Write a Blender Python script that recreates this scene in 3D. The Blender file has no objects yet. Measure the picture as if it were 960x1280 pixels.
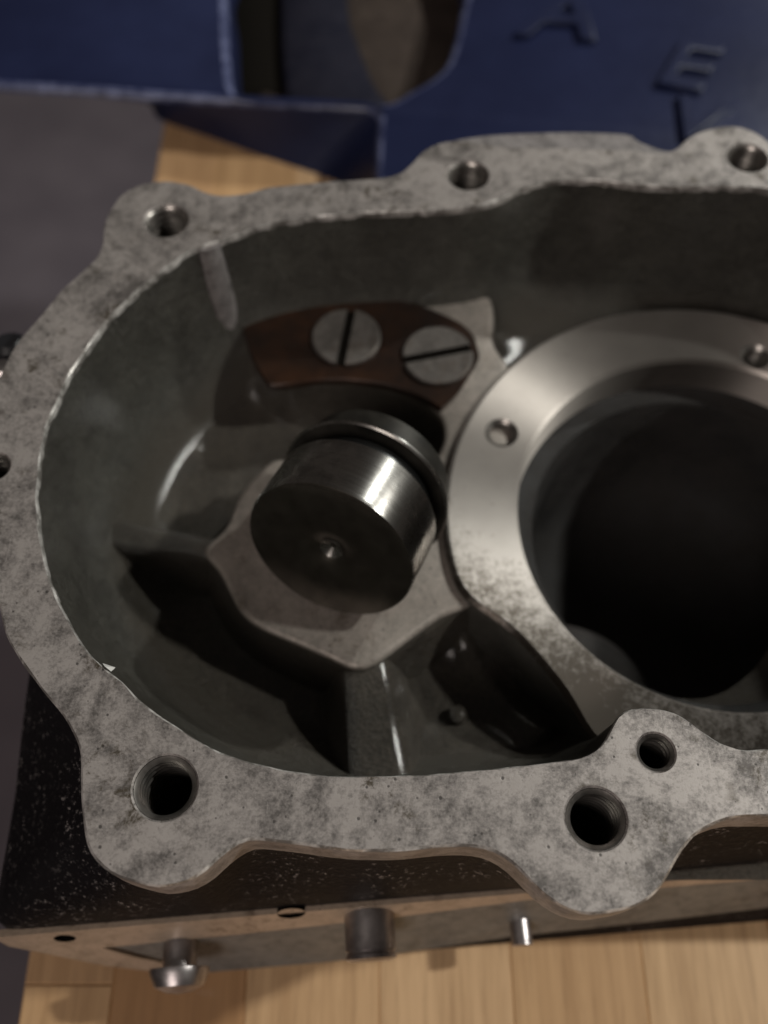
import bpy, bmesh, math, random
import numpy as np
from mathutils import Vector, Matrix
from mathutils.geometry import tessellate_polygon

# ---------------------------------------------------------------- camera, world, lamps
S = bpy.context.scene
COL = S.collection
MM = 0.001
R = math.radians
CAM_H, PITCH, FPX = 141.0, R(28), 1160.0          # millimetres above the flange face, tilt, focal length in photo pixels

cd = bpy.data.cameras.new('camera')
cam = bpy.data.objects.new('camera', cd); COL.objects.link(cam)
cam.location = (0, 0, CAM_H * MM); cam.rotation_euler = (PITCH, 0, 0)
cd.sensor_fit = 'VERTICAL'; cd.sensor_height = 36.0; cd.sensor_width = 27.0
cd.lens = 36.0 * FPX / 1280.0
cd.clip_start = 0.005; cd.clip_end = 50
cd.dof.use_dof = True; cd.dof.focus_distance = 0.144; cd.dof.aperture_fstop = 10
S.camera = cam

w = bpy.data.worlds.new('World'); S.world = w; w.use_nodes = True
bg = w.node_tree.nodes['Background']
bg.inputs[0].default_value = (0.62, 0.53, 0.47, 1); bg.inputs[1].default_value = 0.075

def lamp(name, loc, target, power, size, color, size_y=None):
    ld = bpy.data.lights.new(name, 'AREA'); ld.energy = power; ld.color = color
    ld.shape = 'RECTANGLE' if size_y else 'DISK'; ld.size = size
    if size_y: ld.size_y = size_y
    o = bpy.data.objects.new(name, ld); COL.objects.link(o)
    o.location = loc
    o.rotation_euler = (Vector(target) - Vector(loc)).to_track_quat('-Z', 'Y').to_euler()
    return o
lamp('bench_lamp', (0.92, 0.90, 0.90), (0, 0.08, 0), 9.0, 0.055, (0.98, 1.0, 0.95))
lamp('side_lamp', (1.10, 0.26, 1.0), (0, 0.08, 0), 12.0, 0.055, (1.0, 1.0, 0.94))
lamp('room_light', (-0.42, -0.85, 0.95), (0, 0.05, 0), 6.8, 0.6, (1.0, 0.90, 0.84))

S.view_settings.view_transform = 'Standard'; S.view_settings.look = 'None'
S.view_settings.exposure = 0.0; S.view_settings.gamma = 1; S.view_settings.use_curve_mapping = False
S.render.engine = 'CYCLES'
S.cycles.max_bounces = 8; S.cycles.caustics_reflective = False

# ---------------------------------------------------------------- helpers
CA, SA = math.cos(PITCH), math.sin(PITCH)
def at(px, py, z):
    """where the sight line through a photo pixel meets the level z (millimetres)"""
    d = ((px - 480) / FPX, (640 - py) / FPX, -1.0)
    x, y, zz = d[0], d[1] * CA + SA, d[1] * SA - CA
    t = (z - CAM_H) / zz
    return (x * t, y * t)
def trace(pts, z): return [at(a, b, z) for a, b in pts]

def smooth(pts, n, closed=True):
    """Catmull-Rom through the points, resampled evenly to n"""
    p = np.array(pts, float); m = len(p); out = []
    segs = m if closed else m - 1
    for i in range(segs):
        if closed: a, b, c, d = p[i - 1], p[i], p[(i + 1) % m], p[(i + 2) % m]
        else: a, b, c, d = p[max(i - 1, 0)], p[i], p[i + 1], p[min(i + 2, m - 1)]
        for t in np.linspace(0, 1, 12, endpoint=False):
            out.append(.5 * ((2 * b) + (c - a) * t + (2 * a - 5 * b + 4 * c - d) * t * t + (3 * b - a - 3 * c + d) * t ** 3))
    if not closed: out.append(p[-1])
    q = np.array(out)
    r = np.vstack([q, q[:1]]) if closed else q
    L = np.r_[0, np.cumsum(np.linalg.norm(np.diff(r, axis=0), axis=1))]
    s = np.linspace(0, L[-1], n, endpoint=not closed)
    return np.c_[np.interp(s, L, r[:, 0]), np.interp(s, L, r[:, 1])]

def area2(p):
    x, y = p[:, 0], p[:, 1]
    return np.sum(x * np.roll(y, -1) - np.roll(x, -1) * y)
def ccw(p):
    p = np.array(p, float)
    return p if area2(p) > 0 else p[::-1].copy()
def offset(p, d):
    """move a counter-clockwise loop outwards by d"""
    t = np.roll(p, -1, 0) - np.roll(p, 1, 0)
    t /= np.maximum(np.linalg.norm(t, axis=1), 1e-9)[:, None]
    return p + d * np.c_[t[:, 1], -t[:, 0]]
def relax(p, k):
    for _ in range(k): p = (np.roll(p, 1, 0) + 2 * p + np.roll(p, -1, 0)) / 4
    return p
def circle(c, r, n):
    t = np.linspace(0, 2 * math.pi, n, endpoint=False)
    return np.c_[c[0] + r * np.cos(t), c[1] + r * np.sin(t)]

class Geo:
    def __init__(s): s.v = []; s.f = []; s.m = []
    def add(s, pts):
        k = len(s.v); s.v += [tuple(p) for p in pts]; return list(range(k, k + len(pts)))
    def loop(s, p2, z):
        z = np.broadcast_to(z, (len(p2),))
        return s.add([(a[0], a[1], b) for a, b in zip(p2, z)])
    def face(s, idx, m=0): s.f.append(tuple(idx)); s.m.append(m)
    def strip(s, a, b, m=0, flip=False, closed=True):
        n = len(a)
        for i in range(n if closed else n - 1):
            j = (i + 1) % n
            q = (a[i], a[j], b[j], b[i])
            s.face(q[::-1] if flip else q, m)
    def fill(s, loops, m=0, up=True):
        """flat fill of an outline with holes, given as lists of vertex ids"""
        flat = [i for l in loops for i in l]
        tris = tessellate_polygon([[Vector((s.v[i][0], s.v[i][1], 0)) for i in l] for l in loops])
        for t in tris:
            a, b, c = (flat[i] for i in t)
            A, B, C_ = (s.v[i] for i in (a, b, c))
            k = (B[0] - A[0]) * (C_[1] - A[1]) - (B[1] - A[1]) * (C_[0] - A[0])
            if abs(k) < 1e-9: continue
            s.face((a, b, c) if (k > 0) == up else (a, c, b), m)
    def build(s, name, mats, parent=None, loc=None, rot=None, sharp=35, tri=False):
        me = bpy.data.meshes.new(name)
        me.from_pydata([(x * MM, y * MM, z * MM) for x, y, z in s.v], [], s.f)
        mats = mats if isinstance(mats, (list, tuple)) else [mats]
        for mt in mats: me.materials.append(mt)
        me.polygons.foreach_set('material_index', s.m)
        return link(name, me, parent, loc, rot, sharp)
PARENT_LOC = {}
def link(name, me, parent=None, loc=None, rot=None, sharp=35):
    me.validate(); me.shade_smooth()
    if sharp: me.set_sharp_from_angle(angle=R(sharp))
    o = bpy.data.objects.new(name, me); COL.objects.link(o)
    if loc is not None: o.location = [c * MM for c in loc]
    if rot is not None: o.rotation_euler = rot
    hang(o, parent)
    return o
def hang(o, parent):
    if parent is None: return
    o.parent = parent
    top = parent
    m = Matrix.Identity(4)
    chain = []
    while top is not None: chain.append(top); top = top.parent
    for p in reversed(chain): m = m @ p.matrix_parent_inverse @ p.matrix_basis
    o.matrix_parent_inverse = m.inverted()
def thing(name, label, cat, loc, group=None):
    o = bpy.data.objects.new(name, None); COL.objects.link(o)
    o.empty_display_size = 0.01
    o.location = [c * MM for c in loc]
    tag(o, label, cat, group); return o
def tag(o, label=None, cat=None, group=None, kind=None):
    for k, v in (('label', label), ('category', cat), ('group', group), ('kind', kind)):
        if v: o[k] = v
    return o

def lathe(profile, n=48, mats=None):
    """revolve (radius, height[, material]) round z; a radius of 0 closes the end"""
    g = Geo(); prev = None; pm = 0
    t = np.linspace(0, 2 * math.pi, n, endpoint=False)
    for pr in profile:
        r, z = pr[0], pr[1]; m = pr[2] if len(pr) > 2 else 0
        cur = g.add([(0, 0, z)]) if r < 1e-6 else g.add([(r * math.cos(a), r * math.sin(a), z) for a in t])
        if prev is not None:
            if len(prev) == 1 and len(cur) > 1:
                for i in range(n): g.face((prev[0], cur[(i + 1) % n], cur[i])[::-1], m)
            elif len(cur) == 1 and len(prev) > 1:
                for i in range(n): g.face((prev[i], prev[(i + 1) % n], cur[0]), m)
            elif len(cur) > 1: g.strip(prev, cur, m)
        prev = cur
    return g

def hole_geo(r, depth, pitch=1.5, lip=0.3, n=40):
    """the inside of a tapped hole, mouth at z = 0: countersink, thread ridges, drill point"""
    g = Geo()
    prof = [(r + lip, 0), (r, -lip)]
    z = -lip
    while z > -depth:
        prof += [(r * .985, z - pitch * .06), (r * .82, z - pitch * .34), (r * .82, z - pitch * .62), (r * .985, z - pitch * .94)]
        z -= pitch
    prof += [(r * .84, z), (r * .84, z - 2), (0, z - 2 - r * .5)]
    t = np.linspace(0, 2 * math.pi, n, endpoint=False); prev = None
    for k, (rr, zz) in enumerate(prof):
        hel = 0 * t
        if rr == 0: cur = g.add([(0, 0, zz)])
        else: cur = g.add([(rr * math.cos(a), rr * math.sin(a), min(zz + h, -lip * .9) if k >= 2 else zz) for a, h in zip(t, hel)])
        if prev:
            m = 0 if k == 1 else (2 if k >= 2 and (k - 2) % 4 in (0, 3) else 1)  # thread roots coloured near-black for their shade
            if len(cur) == 1:
                for i in range(n): g.face((prev[i], cur[0], prev[(i + 1) % n])[::-1], m)
            else: g.strip(prev, cur, m, flip=False)
        prev = cur
    return g

# ---------------------------------------------------------------- materials
def material(name):
    m = bpy.data.materials.new(name); m.use_nodes = True
    nt = m.node_tree
    return m, nt, nt.nodes['Principled BSDF']
class N:
    """small node writer"""
    def __init__(s, nt): s.nt = nt; s.co = nt.nodes.new('ShaderNodeTexCoord')
    def new(s, t, **kw):
        n = s.nt.nodes.new(t)
        for k, v in kw.items(): setattr(n, k, v)
        return n
    def l(s, a, b): s.nt.links.new(a, b)
    def mapped(s, scale=(1, 1, 1), rot=(0, 0, 0), src='Object'):
        mp = s.new('ShaderNodeMapping'); mp.inputs['Scale'].default_value = scale; mp.inputs['Rotation'].default_value = rot
        s.l(s.co.outputs[src], mp.inputs['Vector']); return mp.outputs[0]
    def noise(s, scale, detail=4, rough=.6, vec=None, dist=0.0):
        n = s.new('ShaderNodeTexNoise'); n.inputs['Scale'].default_value = scale; n.inputs['Detail'].default_value = detail
        n.inputs['Roughness'].default_value = rough; n.inputs['Distortion'].default_value = dist
        s.l(vec if vec is not None else s.co.outputs['Object'], n.inputs['Vector']); return n.outputs['Fac']
    def vor(s, scale, vec=None):
        n = s.new('ShaderNodeTexVoronoi'); n.inputs['Scale'].default_value = scale
        s.l(vec if vec is not None else s.co.outputs['Object'], n.inputs['Vector']); return n
    def ramp(s, src, stops):
        r = s.new('ShaderNodeValToRGB'); e = r.color_ramp.elements
        while len(e) < len(stops): e.new(.5)
        for el, (p, c) in zip(e, stops):
            el.position = p
            el.color = (c, c, c, 1) if not isinstance(c, tuple) else (*c, 1)
        s.l(src, r.inputs[0]); return r.outputs[0]
    def mix(s, fac, a, b, mode='MIX'):
        m = s.new('ShaderNodeMix', data_type='RGBA', blend_type=mode)
        for i, v in ((0, fac), (6, a), (7, b)):
            if isinstance(v, (int, float)): m.inputs[i].default_value = v
            elif isinstance(v, tuple): m.inputs[i].default_value = (*v, 1)
            else: s.l(v, m.inputs[i])
        return m.outputs[2]
    def math(s, op, a, b=0.0):
        m = s.new('ShaderNodeMath', operation=op)
        for i, v in ((0, a), (1, b)):
            if isinstance(v, (int, float)): m.inputs[i].default_value = v
            else: s.l(v, m.inputs[i])
        return m.outputs[0]
    def bump(s, bsdf, h, strength, dist=0.0002, prev=None):
        b = s.new('ShaderNodeBump'); b.inputs['Strength'].default_value = strength; b.inputs['Distance'].default_value = dist
        s.l(h, b.inputs['Height'])
        if prev is not None: s.l(prev, b.inputs['Normal'])
        s.l(b.outputs[0], bsdf.inputs['Normal']); return b.outputs[0]

def metal_face(name, light, dark, spot, metallic=.55, r0=.36, r1=.6, stain=.5):
    m, nt, b = material(name); n = N(nt)
    big = n.noise(75, 6, .7, dist=.8); mid = n.noise(330, 8, .74); fine = n.noise(1700, 5, .8)
    f = n.math('ADD', n.math('MULTIPLY', big, .38), n.math('ADD', n.math('MULTIPLY', mid, .36), n.math('MULTIPLY', fine, .26)))
    c = n.mix(n.ramp(f, [(.425, 0.0), (.54, 1.0)]), dark, light)
    # scattered pits and short scratches
    v = n.vor(520); pit = n.ramp(n.math('ADD', v.outputs['Distance'], n.math('MULTIPLY', n.noise(180, 3, .6), .55)), [(.33, 1.0), (.39, 0.0)])
    c = n.mix(n.math('MULTIPLY', pit, .8), c, tuple(x * .4 for x in dark))
    scr = n.noise(1, 3, .7, vec=n.mapped((2600, 90, 400), (0, 0, .5))); scr2 = n.noise(1, 3, .7, vec=n.mapped((120, 3000, 400), (0, 0, .3)))
    sc = n.math('MAXIMUM', n.ramp(scr, [(.66, 0.0), (.74, 1.0)]), n.ramp(scr2, [(.66, 0.0), (.74, 1.0)]))
    c = n.mix(n.math('MULTIPLY', sc, .5), c, tuple(min(1, x * 1.5) for x in light))
    pits = n.ramp(n.noise(230, 8, .8, dist=.4), [(.52, 0.0), (.62, 1.0)])
    sel = n.ramp(n.noise(62, 3, .6), [(.49, 0.0), (.57, 1.0)])
    c = n.mix(n.math('MULTIPLY', n.math('MULTIPLY', pits, sel), stain + .4), c, spot)
    n.l(c, b.inputs['Base Color'])
    b.inputs['Metallic'].default_value = metallic
    n.l(n.ramp(mid, [(.3, r1), (.7, r0)]), b.inputs['Roughness'])
    h = n.math('ADD', n.math('MULTIPLY', fine, .6), n.math('ADD', n.math('MULTIPLY', mid, .6), n.math('MULTIPLY', pit, -.6)))
    n.bump(b, h, .4, .00012)
    return m
M = {}
M['flange'] = metal_face('worn_gasket_face', (.365, .332, .312), (.105, .094, .088), (.042, .030, .014), .5, .42, .62)
M['bright_edge'], nt, b = material('bright_worn_edge'); n = N(nt)
n.l(n.ramp(n.noise(260, 4, .7), [(.42, (.20, .185, .17)), (.62, (.72, .69, .66))]), b.inputs['Base Color'])
b.inputs['Metallic'].default_value = .45; b.inputs['Roughness'].default_value = .36
n.bump(b, n.noise(1200, 3, .7), .5, .0002)
M['boss'] = metal_face('milled_boss_face', (.29, .255, .225), (.18, .16, .14), (.08, .06, .04), .4, .36, .52, .2)
M['web'] = metal_face('etched_dark_web', (.20, .178, .158), (.04, .036, .031), (.03, .026, .02), .3, .4, .6, .5)

def cast(name, ca, cb, rough, coat, bump=.5, metallic=.3, low_tint=None):
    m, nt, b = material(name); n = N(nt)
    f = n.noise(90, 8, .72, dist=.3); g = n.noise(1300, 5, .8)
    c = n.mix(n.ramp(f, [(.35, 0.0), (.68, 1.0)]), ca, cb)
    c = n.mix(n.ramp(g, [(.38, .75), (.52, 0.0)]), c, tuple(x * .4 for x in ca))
    c = n.mix(n.ramp(g, [(.60, 0.0), (.70, .5)]), c, tuple(min(1, x * 2.2) for x in cb))  # pale specks paint the sparkle of the grain
    if low_tint:  # blends to this tint lower down, with an uneven edge
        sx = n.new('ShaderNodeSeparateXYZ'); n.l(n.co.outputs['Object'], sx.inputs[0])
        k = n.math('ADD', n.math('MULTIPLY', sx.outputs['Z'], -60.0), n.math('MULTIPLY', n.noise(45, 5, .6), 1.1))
        c = n.mix(n.ramp(n.math('MULTIPLY', k, .25), [(.54, 0.0), (.66, .9)]), c, low_tint)
    n.l(c, b.inputs['Base Color']); b.inputs['Metallic'].default_value = metallic
    n.l(n.ramp(f, [(.3, rough * .75), (.7, rough * 1.2)]), b.inputs['Roughness'])
    b.inputs['Coat Weight'].default_value = coat; b.inputs['Coat Roughness'].default_value = .13
    h = n.math('ADD', n.math('MULTIPLY', g, .8), n.math('MULTIPLY', n.noise(420, 5, .65), .8))
    n.bump(b, h, min(1, bump * 1.6), .0009)
    cb_ = n.new('ShaderNodeBump'); cb_.inputs['Strength'].default_value = .14; cb_.inputs['Distance'].default_value = .0003
    n.l(h, cb_.inputs['Height']); n.l(cb_.outputs[0], b.inputs['Coat Normal'])
    return m
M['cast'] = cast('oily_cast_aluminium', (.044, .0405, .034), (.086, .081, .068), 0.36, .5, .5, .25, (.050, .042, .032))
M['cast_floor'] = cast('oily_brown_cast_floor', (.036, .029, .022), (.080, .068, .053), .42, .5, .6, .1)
M['bore'] = cast('oily_dark_bore', (.006, .005, .0045), (.016, .013, .011), .75, .0, .3, 0.0)  # near-black also carries the shade inside the bore

m, nt, b = material('black_crackle_paint'); n = N(nt)
v = n.noise(900, 6, .8); q = n.noise(90, 3, .6)
sp = n.math('MULTIPLY', n.ramp(v, [(.575, 0.0), (.64, 1.0)]), n.ramp(q, [(.44, .12), (.58, 1.0)]))
n.l(n.mix(sp, (.008, .007, .008), (.32, .29, .28)), b.inputs['Base Color'])
b.inputs['Roughness'].default_value = .55; b.inputs['Specular IOR Level'].default_value = .06
n.bump(b, n.noise(900, 4, .7), .7, .0005); M['paint'] = m

m, nt, b = material('turned_bearing_face'); n = N(nt)
mid = n.noise(480, 9, .82, dist=.2); z0 = n.noise(45, 2, .5)
sx = n.new('ShaderNodeSeparateXYZ'); n.l(n.co.outputs['Object'], sx.inputs[0])
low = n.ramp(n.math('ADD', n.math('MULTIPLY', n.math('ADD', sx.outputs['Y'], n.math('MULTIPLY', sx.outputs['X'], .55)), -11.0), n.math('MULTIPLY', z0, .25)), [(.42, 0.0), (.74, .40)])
dirt_shade = n.ramp(n.math('ADD', mid, n.math('ADD', low, n.math('MULTIPLY', z0, .08))), [(.62, 0.0), (.84, .92)])  # patchy dirt, heavier towards the lower left
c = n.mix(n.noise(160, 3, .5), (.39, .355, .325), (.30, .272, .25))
n.l(n.mix(dirt_shade, c, (.075, .062, .05)), b.inputs['Base Color'])
b.inputs['Metallic'].default_value = .92; b.inputs['Roughness'].default_value = .40
b.inputs['Anisotropic'].default_value = .96; b.inputs['Anisotropic Rotation'].default_value = .25
tn = n.new('ShaderNodeTangent', direction_type='RADIAL', axis='Z'); n.l(tn.outputs[0], b.inputs['Tangent'])
rr = n.new('ShaderNodeVectorMath', operation='LENGTH'); n.l(n.co.outputs['Object'], rr.inputs[0])
cx = n.new('ShaderNodeCombineXYZ'); n.l(rr.outputs['Value'], cx.inputs[0])
ln = n.noise(2600, 3, .8, vec=cx.outputs[0])
n.bump(b, n.math('ADD', ln, n.math('MULTIPLY', n.noise(1500, 3, .7), .3)), .22, .0001); M['turned'] = m

m, nt, b = material('ground_shaft_steel'); n = N(nt)
st = n.noise(30, 4, .6, vec=n.mapped((3, 3, 90))); bl = n.noise(220, 4, .65, dist=.8)
c = n.mix(n.ramp(bl, [(.4, 0.0), (.62, 1.0)]), (.20, .185, .165), (.44, .42, .385))
n.l(n.mix(.35, c, n.ramp(st, [(.3, .12), (.7, .42)])), b.inputs['Base Color'])
b.inputs['Metallic'].default_value = 1; n.l(n.ramp(bl, [(.3, .34), (.7, .22)]), b.inputs['Roughness'])
b.inputs['Anisotropic'].default_value = .7; b.inputs['Anisotropic Rotation'].default_value = .25
tn = n.new('ShaderNodeTangent', direction_type='RADIAL', axis='Z'); n.l(tn.outputs[0], b.inputs['Tangent'])
n.bump(b, st, .15, .0001); M['steel'] = m

m, nt, b = material('shaded_shaft_end'); n = N(nt)
n.l(n.ramp(n.noise(240, 6, .7), [(.3, (.05, .045, .037)), (.7, (.095, .086, .071))]), b.inputs['Base Color'])
rr = n.new('ShaderNodeVectorMath', operation='LENGTH'); n.l(n.mapped((1, 1, .01)), rr.inputs[0])
cx = n.new('ShaderNodeCombineXYZ'); n.l(rr.outputs['Value'], cx.inputs[0])
n.bump(b, n.noise(1500, 3, .8, vec=cx.outputs[0]), .25, .0001)
b.inputs['Metallic'].default_value = .85; b.inputs['Roughness'].default_value = .27; M['steel_end'] = m  # dark colour holds the shaded look of the end face

m, nt, b = material('oil_black_steel'); n = N(nt)
n.l(n.ramp(n.noise(160, 4, .6), [(.35, (.014, .013, .011)), (.7, (.042, .038, .032))]), b.inputs['Base Color'])
b.inputs['Metallic'].default_value = .5; b.inputs['Roughness'].default_value = .42; M['steel_dark'] = m
m, nt, b = material('black_rubber'); b.inputs['Base Color'].default_value = (.008, .008, .008, 1)
b.inputs['Roughness'].default_value = .25; M['rubber'] = m

m, nt, b = material('oily_copper_plate'); n = N(nt)
f = n.noise(75, 7, .7)
n.l(n.ramp(f, [(.32, (.006, .0035, .0025)), (.5, (.022, .0092, .0045)), (.70, (.050, .020, .0085))]), b.inputs['Base Color'])  # oily brown, darkened further to carry the far wall's shade
b.inputs['Metallic'].default_value = .45; b.inputs['Roughness'].default_value = .38
b.inputs['Coat Weight'].default_value = .5; b.inputs['Coat Roughness'].default_value = .18
n.bump(b, n.noise(700, 4, .6), .25, .0002); M['copper'] = m

M['screw'] = metal_face('dull_screw_steel', (.125, .112, .102), (.062, .055, .049), (.07, .05, .035), .45, .4, .55, .15)  # grey darkened to carry the same shade as the plate
m, nt, b = material('thread_steel'); n = N(nt)
n.l(n.ramp(n.noise(300, 3, .6), [(.3, (.14, .13, .12)), (.7, (.36, .335, .31))]), b.inputs['Base Color'])
b.inputs['Metallic'].default_value = .85; b.inputs['Roughness'].default_value = .3; M['thread'] = m
m, nt, b = material('painted_shade_black'); b.inputs['Base Color'].default_value = (.008, .007, .006, 1); b.inputs['Roughness'].default_value = .7; b.inputs['Specular IOR Level'].default_value = 0; M['slot'] = m  # near-black painted as shade in slots, thread roots and holes
M['rail'] = metal_face('tan_machined_rail', (.50, .39, .30), (.36, .28, .21), (.12, .08, .05), .2, .4, .6, .3)
M['panel'] = metal_face('grey_inner_panel', (.20, .20, .195), (.13, .13, .126), (.06, .055, .05), .3, .4, .6, .2)
m, nt, b = material('polished_stud'); n = N(nt)
n.l(n.ramp(n.noise(160, 3, .6), [(.35, (.26, .235, .235)), (.65, (.60, .56, .55))]), b.inputs['Base Color'])
b.inputs['Metallic'].default_value = .95; b.inputs['Roughness'].default_value = .36; M['stud'] = m

m, nt, b = material('bench_wood'); n = N(nt)
oi = n.new('ShaderNodeObjectInfo')
tone = n.ramp(oi.outputs['Random'], [(0, (.40, .22, .10)), (.25, (.68, .46, .265)), (.5, (.52, .32, .16)), (.75, (.78, .57, .36)), (1, (.58, .37, .19))])
g1 = n.noise(1, 5, .6, vec=n.mapped((260, 14, 60)), dist=.6); g2 = n.noise(1, 3, .6, vec=n.mapped((900, 60, 100)))
c = n.mix(n.ramp(g1, [(.3, .45), (.62, 0.0)]), tone, (.26, .135, .055))
c = n.mix(n.ramp(g2, [(.3, .3), (.5, 0.0)]), c, (.22, .12, .055))
n.l(c, b.inputs['Base Color']); b.inputs['Roughness'].default_value = .42
b.inputs['Coat Weight'].default_value = .15
n.bump(b, g2, .12, .0002); M['wood'] = m

m, nt, b = material('blue_machine_enamel'); n = N(nt)
f = n.noise(22, 4, .6)
n.l(n.ramp(f, [(.3, (.008, .011, .036)), (.7, (.015, .020, .058))]), b.inputs['Base Color'])
b.inputs['Roughness'].default_value = .4; b.inputs['Specular IOR Level'].default_value = .3
n.bump(b, n.noise(220, 3, .5), .25, .0005); M['blue'] = m
m, nt, b = material('grey_workshop_floor'); n = N(nt)
n.l(n.ramp(n.noise(9, 5, .6), [(.3, (.145, .124, .145)), (.7, (.20, .172, .195))]), b.inputs['Base Color'])
b.inputs['Roughness'].default_value = .7; M['floor'] = m
m, nt, b = material('black_handle'); b.inputs['Base Color'].default_value = (.012, .012, .014, 1); b.inputs['Roughness'].default_value = .4; M['black'] = m

# ---------------------------------------------------------------- the setting
g = Geo()
q = g.add([(-2500, -2500, -900), (2500, -2500, -900), (2500, 2500, -900), (-2500, 2500, -900)]); g.face(q)
tag(g.build('floor', M['floor']), kind='structure', label='dull purple grey workshop floor far below the bench edge')

# ---------------------------------------------------------------- workbench
TZ = -75.0
random.seed(5)
bench = thing('workbench', 'butcher block wooden workbench of glued staves under the metal housing', 'workbench', (130, 200, TZ))
def stave(x0, x1, y0, y1):
    g = Geo(); b_ = .3; zt = TZ + random.uniform(-.05, .05)
    lo = g.add([(x0, y0, TZ - 38), (x1, y0, TZ - 38), (x1, y1, TZ - 38), (x0, y1, TZ - 38)])
    md = g.add([(x0, y0, zt - b_), (x1, y0, zt - b_), (x1, y1, zt - b_), (x0, y1, zt - b_)])
    hi = g.add([(x0 + b_, y0 + b_, zt), (x1 - b_, y0 + b_, zt), (x1 - b_, y1 - b_, zt), (x0 + b_, y1 - b_, zt)])
    g.strip(lo, md); g.strip(md, hi); g.face(hi); g.face(lo[::-1])
    g.v = [(x - (x0 + x1) / 2, y - (y0 + y1) / 2, z - TZ) for x, y, z in g.v]
    return g.build('stave', M['wood'], bench, loc=((x0 + x1) / 2, (y0 + y1) / 2, TZ), sharp=20)
x = -74.6
edges = [-74.6, -56.2]
while edges[-1] < 330: edges.append(edges[-1] + 27.6)
for k in range(len(edges) - 1):
    y = -190 + random.uniform(-60, 60) - 120
    while y < 620:
        y2 = y + random.uniform(210, 330)
        if y2 > -200: stave(edges[k] + .01, edges[k + 1] - .01, max(y, -200), min(y2, 620))
        y = y2 + .08

# ---------------------------------------------------------------- gear housing
OUT = [(128, 303), (131, 277), (148, 247), (175, 231), (205, 226), (235, 230), (256, 239), (278, 243), (305, 241), (340, 233), (400, 227), (445, 224), (482, 221), (502, 214), (515, 202), (530, 188), (552, 177), (580, 176), (612, 180), (640, 183), (700, 184), (760, 186), (800, 188), (824, 191), (845, 185), (860, 172), (880, 163), (905, 157), (932, 160), (954, 170), (975, 186), (1010, 200), (1100, 214), (1200, 268), (1290, 400), (1325, 590), (1290, 790), (1200, 940), (1090, 1010), (1010, 1020), (960, 1020), (930, 1020), (903, 1026), (874, 1041), (854, 1063), (840, 1087), (826, 1109), (806, 1127), (775, 1139), (740, 1143), (706, 1135), (681, 1119), (661, 1099), (640, 1078), (612, 1063), (580, 1057), (530, 1060), (480, 1065), (420, 1062), (380, 1057), (340, 1050), (310, 1050), (290, 1060), (271, 1075), (253, 1091), (230, 1103), (200, 1108), (175, 1105), (150, 1097), (130, 1086), (114, 1069), (106, 1047), (102, 1015), (101, 980), (100, 945), (92, 918), (75, 890), (50, 860), (30, 833), (12, 805), (4, 785), (-1, 762), (-8, 735), (-14, 690), (-27, 645), (-33, 590), (-28, 540), (-14, 500), (2, 464), (22, 427), (50, 393), (75, 364), (100, 340), (119, 322)]
INN = [(243, 311), (290, 295), (340, 279), (400, 270), (460, 265), (500, 264), (545, 262), (590, 258), (620, 250), (650, 237), (680, 228), (715, 224), (760, 226), (800, 231), (850, 233), (900, 232), (960, 236), (1060, 256), (1150, 320), (1225, 450), (1252, 620), (1225, 790), (1145, 890), (1050, 935), (960, 937), (930, 936), (902, 929), (880, 915), (860, 900), (840, 890), (816, 885), (794, 886), (776, 895), (764, 910), (755, 928), (740, 941), (720, 948), (690, 953), (650, 957), (600, 962), (540, 967), (480, 970), (430, 970), (380, 966), (330, 957), (290, 945), (250, 927), (215, 904), (180, 879), (150, 850), (115, 819), (90, 785), (70, 745), (55, 700), (48, 660), (46, 620), (49, 580), (56, 540), (70, 505), (86, 470), (105, 440), (130, 405), (155, 378), (185, 352), (215, 329)]
HOLES = [(206, 984, 40, 26), (745, 1023, 38, 26), (820, 940, 23.5, 18), (208, 276, 27, 16), (585, 219, 25.5, 18), (934, 197, 25, 18), (-7, 583, 19, 18)]
outer = ccw(smooth(trace(OUT, 0), 420)); inner = ccw(smooth(trace(INN, 0), 380))
rng = np.random.default_rng(3)
def rough(p, amp, k=2):
    """uneven edge left by wear and burrs"""
    nz = rng.normal(size=len(p)) * amp; nz = relax(nz[:, None], k)[:, 0] * 2
    t = np.roll(p, -1, 0) - np.roll(p, 1, 0); t /= np.linalg.norm(t, axis=1)[:, None]
    return p + nz[:, None] * np.c_[t[:, 1], -t[:, 0]]
outer = rough(outer, .05); inner = rough(inner, .05, 1)

housing = thing('gear_housing', 'open grey cast metal gear housing with drilled flange and round bearing seat on the bench', 'gear housing', (10, 80, TZ))
g = Geo()
holes = []
for (px, py, rp, dep) in HOLES:
    c = at(px, py, 0); depth_opt = CAM_H / (CA - (640 - py) / FPX * SA)
    holes.append((c, rp * depth_opt / FPX, dep))
lo_ = g.loop(rough(offset(outer, -.35), .05), 0); li_ = g.loop(rough(offset(inner, .2), .05, 1), 0)
lh = [g.loop(circle(c, r + .3, 40), 0) for c, r, d in holes]
g.fill([lo_, li_] + lh)
o1 = g.loop(outer, -.45); o2 = g.loop(offset(outer, .15), -8.0); o3 = g.loop(offset(outer, -1.2), -9.5)
g.strip(o1, lo_, 1); g.strip(o2, o1, 2); g.strip(o3, o2, 2)
i1 = g.loop(inner, -.3); i2 = g.loop(offset(inner, -.05), -1.6)
g.strip(i1, li_, 1, flip=True); g.strip(i2, i1, 1, flip=True)
M['flange_side'] = metal_face('scuffed_flange_side', (.26, .24, .235), (.11, .10, .098), (.06, .045, .04), .2, .38, .55)
flange = g.build('flange', [M['flange'], M['bright_edge'], M['flange_side']], housing, sharp=30)
for (c, r, dep) in holes:
    hole_geo(r, dep).build('threaded_hole', [M['flange'], M['thread'], M['slot']], flange, loc=(c[0], c[1], 0), sharp=None)

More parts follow.
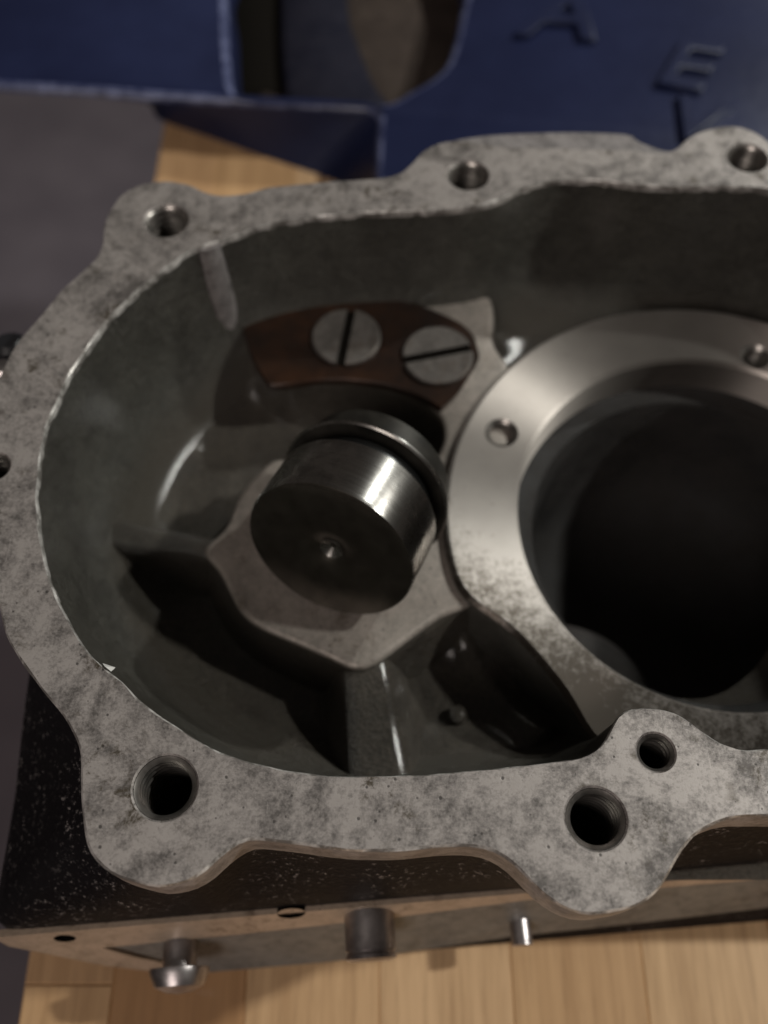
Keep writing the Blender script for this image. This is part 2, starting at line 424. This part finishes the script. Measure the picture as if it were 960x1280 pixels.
# a bright burr that stands up from the inner edge
c = at(134, 832, 0); g = Geo()
k = g.add([(c[0] - .9, c[1] + .5, -.3), (c[0] + 1.0, c[1] + .1, -1.2), (c[0] + .7, c[1] - .9, -.2), (c[0] - .2, c[1] - .3, .45)])
for t in ((0, 1, 3), (1, 2, 3), (2, 0, 3), (0, 2, 1)): g.face([k[i] for i in t][::-1])
m, nt, b = material('bare_metal_chip'); b.inputs['Base Color'].default_value = (.8, .78, .75, 1); b.inputs['Metallic'].default_value = .3; b.inputs['Roughness'].default_value = .3
g.build('burr', m, flange, sharp=10)
# raised outer shoulder behind the flange, seen over its far edge
sh = ccw(smooth(trace([(560, 178), (600, 169), (660, 165), (730, 164), (785, 167), (800, 176), (826, 186), (850, 192), (850, 215), (700, 210), (560, 200)], -3.5), 90))
g = Geo(); a = g.loop(offset(sh, -.5), -3.5); b_ = g.loop(sh, -4.2); c_ = g.loop(offset(sh, .5), -30)
g.fill([a]); g.strip(b_, a); g.strip(c_, b_)
g.build('outer_shoulder', M['flange_side'], housing)

# outer body, from the neck under the flange to the mounting rail
RIM_L, RIM_R, BOT = (-69.9, 11.8), (115.0, 26.0), 7.5
cen = np.array([20.0, 85.0])
core = relax(offset(outer, -1.4), 3)
def rim_loop(drop):
    fl = np.array([RIM_L[0] - .8, RIM_L[1] - drop]); fr = np.array([RIM_R[0], RIM_R[1] - drop])
    poly = [fl, fr, np.array([118., 150.]), np.array([-30., 150.]), np.array([-70.5, 92.])]
    if drop: poly[0] = np.array([-46., RIM_L[1] + 24 * (RIM_R[1] - RIM_L[1]) / (RIM_R[0] - RIM_L[0]) - drop]); poly[4] = np.array([-60., 92.])
    res = []
    for p in core:
        d = p - cen; best = None
        for k in range(5):
            a, b2 = poly[k], poly[(k + 1) % 5]; e = b2 - a
            den = d[0] * e[1] - d[1] * e[0]
            if abs(den) < 1e-9: continue
            t = ((a[0] - cen[0]) * e[1] - (a[1] - cen[1]) * e[0]) / den; u = ((a[0] - cen[0]) * d[1] - (a[1] - cen[1]) * d[0]) / den
            if t > 0 and -1e-6 <= u <= 1 + 1e-6 and (best is None or t < best): best = t
        res.append(cen + d * best)
    return relax(np.array(res), 1)
rim = rim_loop(0); base = rim_loop(BOT)
g = Geo(); prev = None
def under(p): return np.where((p[:, 1] > 120)[:, None], np.minimum(p, core), p)
for zz, mixf in ((-9.2, 0), (-14, .06), (-20, .22), (-27, .55), (-34, .85), (-40, .97), (-44, 1)):
    L = g.loop(core * (1 - mixf) + rim * mixf, zz)
    if prev: g.strip(L, prev)
    prev = L
L = g.loop(base, -74.9); g.strip(L, prev); g.fill([L], up=False)
g.build('outer_body', M['paint'], housing, sharp=50)

# machined rail along the front with its openings, and the grey panel inside it
p1 = np.array([RIM_L[0], RIM_L[1], -44]); p2 = np.array([RIM_R[0], RIM_R[1], -44]); p3 = p1 + np.array([0, -BOT, -30.9])
nrm = np.cross(p3 - p1, p2 - p1); nrm /= np.linalg.norm(nrm)
if nrm[1] > 0: nrm = -nrm
eye = np.array([0, 0, CAM_H])
def on_face(px, py, out):
    d = np.array([(px - 480) / FPX, (640 - py) / FPX * CA + SA, (640 - py) / FPX * SA - CA])
    o_ = p1 + nrm * out
    return eye + d * np.dot(o_ - eye, nrm) / np.dot(d, nrm)
ux = (p2 - p1) / np.linalg.norm(p2 - p1); uz = np.cross(ux, nrm)
if uz[2] < 0: uz = -uz
def face_uv(px, py, out):
    p = on_face(px, py, 0) - p1; return np.array([p @ ux, p @ uz])
def plate_on_face(name, mat_, loop, holes_, out0, out1, parent):
    g = Geo()
    def place(l, o): return g.add([tuple(p1 + ux * a + uz * b + nrm * o) for a, b in l])
    hi = [place(l, out1) for l in [loop] + holes_]; lo2 = [place(l, out0) for l in [loop] + holes_]
    flat = [i for l in hi for i in l]
    for t in tessellate_polygon([[Vector((a, b, 0)) for a, b in l] for l in [loop] + holes_]):
        a, b, c = (flat[i] for i in t)
        nn = np.cross(np.array(g.v[b]) - g.v[a], np.array(g.v[c]) - g.v[a])
        g.face((a, b, c) if nn @ nrm > 0 else (a, c, b))
    for k, (h, l) in enumerate(zip(hi, lo2)): g.strip(l, h, 1 if k else 0)  # hole walls near-black, standing for the shade inside
    o = g.build(name, [mat_, M['slot']], parent, sharp=30)
    bm = bmesh.new(); bm.from_mesh(o.data); bmesh.ops.recalc_face_normals(bm, faces=bm.faces); bm.to_mesh(o.data); bm.free()
    return o
W = np.linalg.norm(p2 - p1)
u_ = [face_uv(*p, 0) for p in [(128, 1178), (300, 1161), (500, 1139), (700, 1113), (960, 1092)]]
rail_pts = [(-.5, .4), (W, .4), (W, u_[-1][1])] + [tuple(k) for k in u_[::-1]]
low = [face_uv(*p, 0) for p in [(170, 1190), (235, 1203), (215, 1211), (130, 1200), (38, 1181)]]
rail_pts += [tuple(k) for k in low] + [tuple(face_uv(12, 1176, 0)), (-.5, -2)]
def oval(px, py, r, n=20): return circle(face_uv(px, py, 0), r, n)
plate_on_face('mounting_rail', M['rail'], np.array(rail_pts), [oval(364, 1135, 2.6), oval(82, 1166, 2.0)], -.3, 1.0, housing)
pn = [face_uv(*p, 0) for p in [(118, 1172), (300, 1157), (500, 1135), (700, 1109), (960, 1090)]]
pn = [tuple(k) for k in pn] + [tuple(face_uv(*p, 0)) for p in [(960, 1130), (800, 1149), (640, 1166), (480, 1190), (250, 1216), (225, 1200)]]
plate_on_face('inner_panel', M['panel'], np.array(pn), [], -.2, .7, housing)
def stud(px, py, r, length, prof=None, mat_=None, name='stud', z_=None):
    p = on_face(px, py, 0)
    pr = prof or [(r, 0), (r, length * .80), (r * .93, length * .82), (r * .93, length * .86), (r, length * .88), (r, length * .96), (r * .86, length), (0, length)]
    d = Vector((nrm[0] * .8, nrm[1], 0)).normalized()
    o = lathe(pr, 32).build(name, mat_ or M['stud'], housing, loc=p, rot=d.to_track_quat('Z', 'Y').to_euler(), sharp=40)
    return o
stud(461, 1138, 4.7, 8.6)
stud(649, 1148, 2.1, 5)
stud(226, 1172, 4.2, 8, [(3.2, 0), (3.2, 5.0), (5.6, 5.2), (5.6, 6.2), (4.6, 8.4), (2.4, 9.4), (0, 9.7)])
# bolt that sticks out of the far left side
o = lathe([(3.0, 0), (3.4, 12), (2.2, 13), (0, 13)], 24).build('side_bolt', M['black'], housing, loc=(*at(13, 445, -14), -24), rot=(R(-8), 0, 0))
c = at(1, 457, -10)
o = lathe([(2.2, -16), (2.2, -.6), (1.6, 0), (0, 0)], 24).build('side_stud', M['stud'], housing, loc=(*c, -10))

# cavity walls
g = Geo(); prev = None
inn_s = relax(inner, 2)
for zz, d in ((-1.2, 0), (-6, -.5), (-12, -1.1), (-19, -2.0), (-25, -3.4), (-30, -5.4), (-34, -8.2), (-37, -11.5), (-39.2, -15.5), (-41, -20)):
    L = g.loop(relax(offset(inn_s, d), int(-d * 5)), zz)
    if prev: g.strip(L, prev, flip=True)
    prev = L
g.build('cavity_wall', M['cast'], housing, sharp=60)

RC, R_IN, R_OUT, RZ = np.array([66.3, 86.2]), 39.3, 54.4, -24.0
BZ = -26.0
# floor of the cavity: one rough cast sheet with fillets, open under the bearing bore
def seg_dist(P_, poly):
    best = np.full(len(P_), 1e9)
    for k in range(len(poly)):
        a, b2 = poly[k], poly[(k + 1) % len(poly)]; e = b2 - a; t = np.clip(((P_ - a) @ e) / (e @ e), 0, 1)
        best = np.minimum(best, np.linalg.norm(P_ - a - t[:, None] * e, axis=1))
    return best
BOSS = [(250, 689), (263, 676), (283, 660), (291, 640), (302, 614), (320, 592), (336, 578), (350, 570), (400, 592), (470, 602), (538, 578), (556, 542), (544, 511), (515, 494), (480, 483), (440, 478), (397, 477), (352, 480), (326, 452), (306, 415), (305, 402), (330, 381), (400, 369), (480, 362), (560, 362), (606, 363), (618, 392), (616, 430), (640, 470), (640, 600), (620, 720), (590, 756), (556, 768), (530, 785), (502, 806), (475, 826), (450, 839), (425, 829), (395, 815), (355, 798), (325, 785), (300, 765), (286, 736), (271, 708)]
boss = ccw(smooth(trace(BOSS, BZ), 240))
xs = np.arange(-70, 125, 1.25); ys = np.arange(20, 155, 1.25)
XX, YY = np.meshgrid(xs, ys, indexing='ij'); PP = np.c_[XX.ravel(), YY.ravel()]
foot = relax(offset(inn_s, -4.2), 16)[::3]
dw = seg_dist(PP, foot); db = seg_dist(PP, boss[::3]); dr = np.abs(np.linalg.norm(PP - RC, axis=1) - R_OUT)
dI = seg_dist(PP, inn_s[::3])
ZZ = np.interp(dI, [0, 7, 9, 11.5, 13.5, 15.5, 18, 21, 26, 60], [-46, -38, -35.9, -36.8, -37.9, -38.8, -39.5, -39.9, -40, -40]) + 4 * np.exp(-db / 2.6) + 4 * np.exp(-dr / 2.6)
g = Geo(); g.v = [(a[0], a[1], z) for a, z in zip(PP, ZZ)]
ny = len(ys)
for i in range(len(xs) - 1):
    for j in range(ny - 1):
        c = np.array([xs[i] + .6, ys[j] + .6])
        if np.linalg.norm(c - RC) < R_IN + 3: continue
        k = i * ny + j; g.face((k, k + ny, k + ny + 1, k + 1))
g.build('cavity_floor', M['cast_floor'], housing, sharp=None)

# ribs
def rib(pa, pb, za, zb, wa, wb, flare=5.0, n=26, top=1.6):
    """rounded cast rib from pixel pa to pixel pb"""
    A = np.array(at(*pa, za)); B = np.array(at(*pb, zb)); g = Geo(); prev = None
    d = (B - A) / np.linalg.norm(B - A); s = np.array([-d[1], d[0]])
    for i in range(n):
        t = i / (n - 1); c = A + (B - A) * t; z = za + (zb - za) * t + .25 * math.sin(t * 9); hw = wa + (wb - wa) * t
        prof = [(-hw - flare, -41), (-hw - flare * .4, z - (z + 41) * .75), (-hw, z - top * 1.6), (-hw * .82, z - top * .45), (-hw * .45, z), (hw * .45, z), (hw * .82, z - top * .45), (hw, z - top * 1.6), (hw + flare * .4, z - (z + 41) * .75), (hw + flare, -41)]
        cur = g.add([(c[0] + s[0] * a, c[1] + s[1] * a, b2) for a, b2 in prof])
        if prev: g.strip(prev, cur, closed=False, flip=True)
        prev = cur
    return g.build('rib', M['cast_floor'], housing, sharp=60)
rib((292, 690), (92, 655), -27.2, -30, 2.6, 4.2, 5.5)
rib((455, 815), (478, 1000), -26.9, -33, 5.0, 7.0, 7.0)
# rounded pilaster in the corner of the far wall
c = at(256, 297, 0)
lathe([(6.6, -42), (5.6, -26), (3.2, -.6), (0, -.5)], 24).build('wall_pilaster', M['flange_side'], housing, loc=(c[0], c[1] + .2, 0), sharp=60)

c = at(572, 893, -38)
lathe([(2.2, -41), (1.7, -37.6), (1.0, -37.0), (0, -36.8)], 20).build('casting_pip', M['cast_floor'], housing, loc=(*c, 0))
# boss round the shaft, with the pad under the plate
g = Geo(); boss = relax(boss, 3); a = g.loop(relax(offset(boss, -1.3), 2), BZ); a1 = g.loop(relax(offset(boss, -.55), 1), BZ - .18); b_ = g.loop(boss, BZ - .75); c_ = g.loop(relax(offset(boss, .5), 4), -29); c2 = g.loop(relax(offset(boss, 1.6), 8), -34); d_ = g.loop(relax(offset(boss, 4.5), 14), -41)
g.fill([a]); g.strip(a1, a); g.strip(b_, a1); g.strip(c_, b_, 1); g.strip(c2, c_, 1); g.strip(d_, c2, 1)
g.build('shaft_boss', [M['boss'], M['cast_floor']], housing, sharp=60)

# bearing seat: turned face with screw holes, bore below
g = Geo()
scr = []
for px, py, rp in ((627, 541, 19), (944, 446, 17)):
    cc = at(px, py, RZ); do = (CAM_H - RZ) / (CA - (640 - py) / FPX * SA); scr.append((np.array(cc) - RC, rp * do / FPX))
NO, NI = 160, 160
# the land narrows towards the lower left, where the pocket bites into it
bite = np.array(trace([(574, 742), (590, 756), (618, 768), (650, 797), (680, 832), (706, 864), (722, 890), (740, 930)], RZ)) - RC
bt_, br_ = np.degrees(np.arctan2(bite[:, 1], bite[:, 0])) % 360, np.linalg.norm(bite, axis=1)
def land(d):
    t = np.linspace(0, 360, NO, endpoint=False)
    k = np.argsort(bt_); rr_ = np.interp(t, np.r_[bt_[k][0] - 10, bt_[k], bt_[k][-1] + 16], np.r_[R_OUT, np.minimum(br_[k], R_OUT), R_OUT])
    rr_ = relax(rr_[:, None], 4)[:, 0] + d
    return np.c_[rr_ * np.cos(np.radians(t)), rr_ * np.sin(np.radians(t))]
oc = g.loop(land(-1.1), 0); ic = g.loop(circle((0, 0), R_IN + .7, NI), 0)
hh = [g.loop(circle(c, r + .35, 28), 0) for c, r in scr]
g.fill([oc, ic] + hh)
face = g.build('bearing_face', M['turned'], housing, loc=(RC[0], RC[1], RZ), sharp=30)
seat = Geo(); prev = None
for d, zz, mt in ((2.2, -17, 1), (.7, -9, 1), (0, -1.2, 1), (-.35, -.4, 0), (-1.1, 0, 0)):
    L = seat.loop(land(d), zz)
    if prev: seat.strip(prev, L, mt)
    prev = L
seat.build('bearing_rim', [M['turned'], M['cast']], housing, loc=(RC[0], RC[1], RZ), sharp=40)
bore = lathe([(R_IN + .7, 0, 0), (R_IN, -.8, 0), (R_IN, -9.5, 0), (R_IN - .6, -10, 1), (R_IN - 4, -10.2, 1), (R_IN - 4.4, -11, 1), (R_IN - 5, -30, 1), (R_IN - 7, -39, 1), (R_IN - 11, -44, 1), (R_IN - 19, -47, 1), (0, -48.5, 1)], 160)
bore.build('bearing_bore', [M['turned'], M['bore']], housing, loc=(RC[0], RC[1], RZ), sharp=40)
for c, r in scr:
    hole_geo(r, 8, .8, .35, 28).build('screw_hole', [M['thread'], M['thread'], M['slot']], face, loc=(RC[0] + c[0], RC[1] + c[1], RZ), sharp=None)
# lump of casting low inside the bore
c = at(700, 900, -62)
lathe([(24, -71), (23, -63), (21.5, -61.5), (0, -61.2)], 64).build('inner_lug', cast('brown_inner_lug', (.02, .016, .014), (.036, .029, .026), .75, .0, .3, 0.0), housing, loc=(c[0], c[1], 0))
# web that joins the bearing seat to the front wall
wb = ccw(smooth(trace([(668, 815), (700, 850), (722, 878), (730, 900), (752, 915), (775, 930), (790, 990), (1000, 1010), (1000, 900), (930, 898), (860, 888), (800, 872), (765, 848), (730, 815), (700, 790)], RZ - .35), 120))
g = Geo(); a = g.loop(offset(wb, -.5), RZ - .35); b_ = g.loop(wb, RZ - 1); c_ = g.loop(offset(wb, 1.2), -41)
g.fill([a]); g.strip(b_, a); g.strip(c_, b_, 1)
# keep the web out of the bore
bm_ok = [f for f in range(len(g.f)) if np.linalg.norm(np.mean([g.v[i][:2] for i in g.f[f]], axis=0) - RC) > R_IN + .2]
g.f = [g.f[i] for i in bm_ok]; g.m = [g.m[i] for i in bm_ok]
g.build('seat_web', [M['web'], M['cast_floor']], housing, sharp=30)

# ---------------------------------------------------------------- shaft leaning out of the boss
AX = Vector((-.3515, -.8846, .3064)).normalized()
SR, SC = 16.1, Vector((-9.93, 71.9, -10.0))
shaft = thing('steel_shaft', 'short dark steel shaft with ring groove leaning out of the boss beside the bearing seat', 'shaft', SC)
rot = AX.to_track_quat('Z', 'Y').to_euler()
prof = [(SR - 2.7, -14.2), (SR - 2.6, -13.2), (SR - .35, -13.0), (SR, -12.6), (SR, -.9), (SR - .25, -.3), (SR - .9, 0, 1), (5.4, .0, 1), (5.0, -.12, 1), (5.2, -.06, 1), (4.0, -.3, 1), (2.2, -1.1, 1), (.6, -2.1, 0), (0, -2.2, 1)]  # inner cone in brighter steel, for a glint on the end
lathe(prof, 128).build('shaft_body', [M['steel'], M['steel_end']], shaft, loc=SC, rot=rot, sharp=30)
lathe([(SR - 2.6, -17.4), (SR - 2.3, -17.2), (SR - 2.1, -15.4), (SR - 2.3, -13.6), (SR - 2.6, -13.3)], 128).build('seal_ring', M['rubber'], shaft, loc=SC, rot=rot, sharp=None)
lathe([(0, -25, 1), (SR - 2.6, -25, 1), (SR - 1.1, -23.8, 1), (SR - 1.1, -17.8, 1), (SR + .4, -17.9, 0), (SR + .75, -17.7, 0), (SR + .75, -17.3, 0), (SR + .4, -17.0, 0), (SR - 2.7, -17.0, 1)], 128).build('collar', [M['steel'], M['steel_dark']], shaft, loc=SC, rot=rot, sharp=30)

# ---------------------------------------------------------------- copper plate and its screws
PZ = BZ + 1.9
PLATE = [(300, 404), (322, 391), (355, 377), (418, 370), (480, 370), (530, 381), (576, 402), (592, 416), (600, 444), (594, 458), (572, 492), (551, 510), (538, 502), (513, 489), (480, 479), (438, 474), (397, 474), (360, 480), (335, 482), (316, 452)]
pl = ccw(np.array(trace(PLATE, PZ)))
dense = []
for k in range(len(pl)):
    a, b2 = pl[k], pl[(k + 1) % len(pl)]
    for t in (0, .25, .5, .75): dense.append(a + (b2 - a) * t)
pl = relax(np.array(dense), 1)
plate = thing('retaining_plate', 'oily copper brown retaining plate with two slotted screws behind the shaft', 'plate', (*pl.mean(0), BZ))
g = Geo(); a = g.loop(offset(pl, -.35), PZ); b_ = g.loop(pl, PZ - .4); c_ = g.loop(pl, BZ + .01)
g.fill([a]); g.strip(b_, a); g.strip(c_, b_)
g.build('plate_body', M['copper'], plate, sharp=30)
def screw(px, py, rpx, slot_a, slot_b, label):
    c = np.array(at(px, py, PZ)); do = (CAM_H - PZ) / (CA - (640 - py) / FPX * SA); r = rpx * do / FPX
    d = np.array(at(*slot_b, PZ)) - np.array(at(*slot_a, PZ)); d /= np.linalg.norm(d)
    sd = np.array([-d[1], d[0]]); hw, dep, top = .98, 1.0, 1.1
    g = Geo(); th = math.asin(hw / r)
    for side in (1, -1):
        ts = np.linspace(th, math.pi - th, 26)
        if side < 0: ts = ts + math.pi
        arc = np.array([d * math.cos(t) * r + sd * math.sin(t) * r for t in ts])
        inn = arc * ((r - .35) / r)
        # flat half of the head, slot wall, rim
        inn[0] = d * side * math.sqrt((r - .35) ** 2 - hw ** 2) + sd * side * hw; inn[-1] = -d * side * math.sqrt((r - .35) ** 2 - hw ** 2) + sd * side * hw
        hi = g.loop(inn, top + .12 * 0); ed = g.loop(arc, top - .3); lo2 = g.loop(arc, -.3)
        g.fill([hi]); g.strip(ed, hi, closed=False); g.strip(lo2, ed, closed=False)
        w0 = g.add([(*inn[0], top - dep), (*inn[-1], top - dep)])
        g.face((hi[0], hi[-1], w0[1], w0[0]), 1)
    L = r - .1
    b4 = g.add([(*(d * L + sd * hw), top - dep), (*(-d * L + sd * hw), top - dep), (*(-d * L - sd * hw), top - dep), (*(d * L - sd * hw), top - dep)])
    g.face(b4, 1)
    o = g.build('slotted_screw', [M['screw'], M['slot']], plate, loc=(c[0], c[1], PZ), sharp=30)
    o['label'] = label
screw(433, 423, 43, (425, 461), (440, 389), 'grey slotted screw with upright slot')
screw(547, 446, 44, (502, 453), (592, 436), 'grey slotted screw with nearly level slot')

# ---------------------------------------------------------------- blue machine casting behind
blue = thing('blue_machine_casting', 'dark blue painted machine casting with window and raised letters behind the housing', 'machine casting', (60, 300, TZ))
BT = -55.0
TOP = [(-260, 90), (0, 107), (120, 113), (185, 119), (250, 123), (330, 127), (400, 130), (474, 134), (470, 180), (468, 236), (700, 262), (1300, 262), (1400, -330), (560, -330), (-260, -330)]
LOW = [(-260, 96), (0, 113), (120, 120), (188, 128), (196, 150), (262, 172), (330, 196), (400, 219), (432, 232), (468, 244), (700, 268), (1300, 268), (1400, -330), (560, -330), (-260, -330)]
def densify(p, k=4):
    p = np.array(p, float); out = []
    for i in range(len(p)):
        a, b2 = p[i], p[(i + 1) % len(p)]
        for t in range(k): out.append(a + (b2 - a) * t / k)
    return np.array(out)
tp = densify(trace(TOP, BT)); bt = densify(trace(LOW, TZ))
if area2(tp) < 0: tp, bt = tp[::-1].copy(), bt[::-1].copy()
win = ccw(smooth(trace([(283, -60), (284, 0), (287, 70), (294, 112), (315, 121), (365, 124), (430, 126), (482, 127), (512, 112), (542, 94), (560, 72), (574, 20), (584, -60), (520, -120), (350, -120)], BT), 120))
g = Geo(); a = g.loop(relax(offset(tp, -2.2), 1), BT); a2 = g.loop(relax(offset(tp, -.6), 1), BT - .6); b_ = g.loop(relax(tp, 1), BT - 2.2); c_ = g.loop(relax(bt, 1), TZ + .05)
w0 = g.loop(offset(win, 2.5), BT); w1 = g.loop(offset(win, .6), BT - .8); w2 = g.loop(win, BT - 2.5); w3 = g.loop(relax(offset(win, -2), 3), TZ + .05)
g.fill([a, w0]); e0 = len(g.f); g.strip(a2, a); g.strip(b_, a2); e1 = len(g.f); g.strip(c_, b_); e2 = len(g.f); g.strip(w0, w1); g.strip(w1, w2); e3 = len(g.f); g.strip(w2, w3)
EDGE_FACES = set(range(e0, e1)) | set(range(e2, e3))
g.build('casting_body', M['blue'], blue, sharp=60)
m, nt, b = material('lit_blue_edge'); n = N(nt)
n.l(n.ramp(n.noise(260, 5, .7), [(.38, (.02, .026, .075)), (.62, (.12, .135, .24))]), b.inputs['Base Color'])
b.inputs['Roughness'].default_value = .35; M['blue_edge'] = m  # paler blue paints the highlight along the bevels
bd = bpy.data.objects['casting_body'].data; bd.materials.append(M['blue_edge'])
for p_ in bd.polygons:
    if p_.index in EDGE_FACES: p_.material_index = 1
M['dull_blue'] = cast('dull_dark_blue', (.010, .0105, .020), (.024, .023, .034), .75, .0, .3, 0.0)  # duller, darker blue than the enamel
M['dull_blue'].node_tree.nodes['Principled BSDF'].inputs['Specular IOR Level'].default_value = .08
M['dirt_shade'] = cast('brown_shaded_recess', (.045, .034, .029), (.09, .069, .057), .6, .05)  # brown painted as the shaded wood inside the window
def slab(name, px, z0, z1, mat_, bev=.8):
    p = ccw(smooth(trace(px, z1), 80)); g = Geo()
    a = g.loop(offset(p, -bev), z1); b_ = g.loop(p, z1 - bev); c_ = g.loop(p, z0); g.fill([a]); g.strip(b_, a); g.strip(c_, b_)
    return g.build(name, mat_, blue, sharp=60)
M['dirt_shade'].node_tree.nodes['Principled BSDF'].inputs['Specular IOR Level'].default_value = .1
slab('window_shade_floor', [(340, -150), (620, -150), (620, 150), (340, 150)], TZ + .2, TZ + 2.5, M['dirt_shade'])  # added plate, its dark brown stands for shade in the window
slab('window_shade_slab', [(250, -150), (352, -150), (358, 0), (360, 112), (330, 114), (250, 112)], TZ + .2, TZ + 3, M['slot'])  # added black slab, painted shade at the window's left side
slab('inner_web', [(362, -150), (428, -150), (434, 0), (446, 50), (466, 100), (482, 138), (362, 138)], TZ + .2, TZ + 7, M['dull_blue'], 1.6)
def letter(ch, px0, py0, hpx, shear, ang, wid=1.0):
    cu = bpy.data.curves.new('raised_letter', 'FONT'); cu.body = ch
    do = (CAM_H - BT) / (CA - (640 - py0) / FPX * SA)
    p0 = np.array(at(px0, py0, BT)); p1_ = np.array(at(px0, py0 - hpx, BT))
    cu.size = np.linalg.norm(p1_ - p0) / .70 * MM; cu.shear = shear; cu.extrude = .0008; cu.bevel_depth = .0005; cu.bevel_resolution = 2; cu.resolution_u = 4
    o = bpy.data.objects.new('raised_letter', cu); COL.objects.link(o)
    dg = bpy.context.evaluated_depsgraph_get(); me = bpy.data.meshes.new_from_object(o.evaluated_get(dg))
    bpy.data.objects.remove(o)
    me.materials.clear(); me.materials.append(M['blue'])
    o = bpy.data.objects.new('raised_letter', me); COL.objects.link(o)
    o.location = (p0[0] * MM, p0[1] * MM, (BT + .9) * MM); o.rotation_euler = (0, 0, R(ang)); o.scale = (wid, 1, 1)
    hang(o, blue); return o
letter('A', 645, 48, 62, .25, -6)
letter('E', 812, 108, 58, .25, -14)
letter('V', 822, 172, 52, .25, -14)
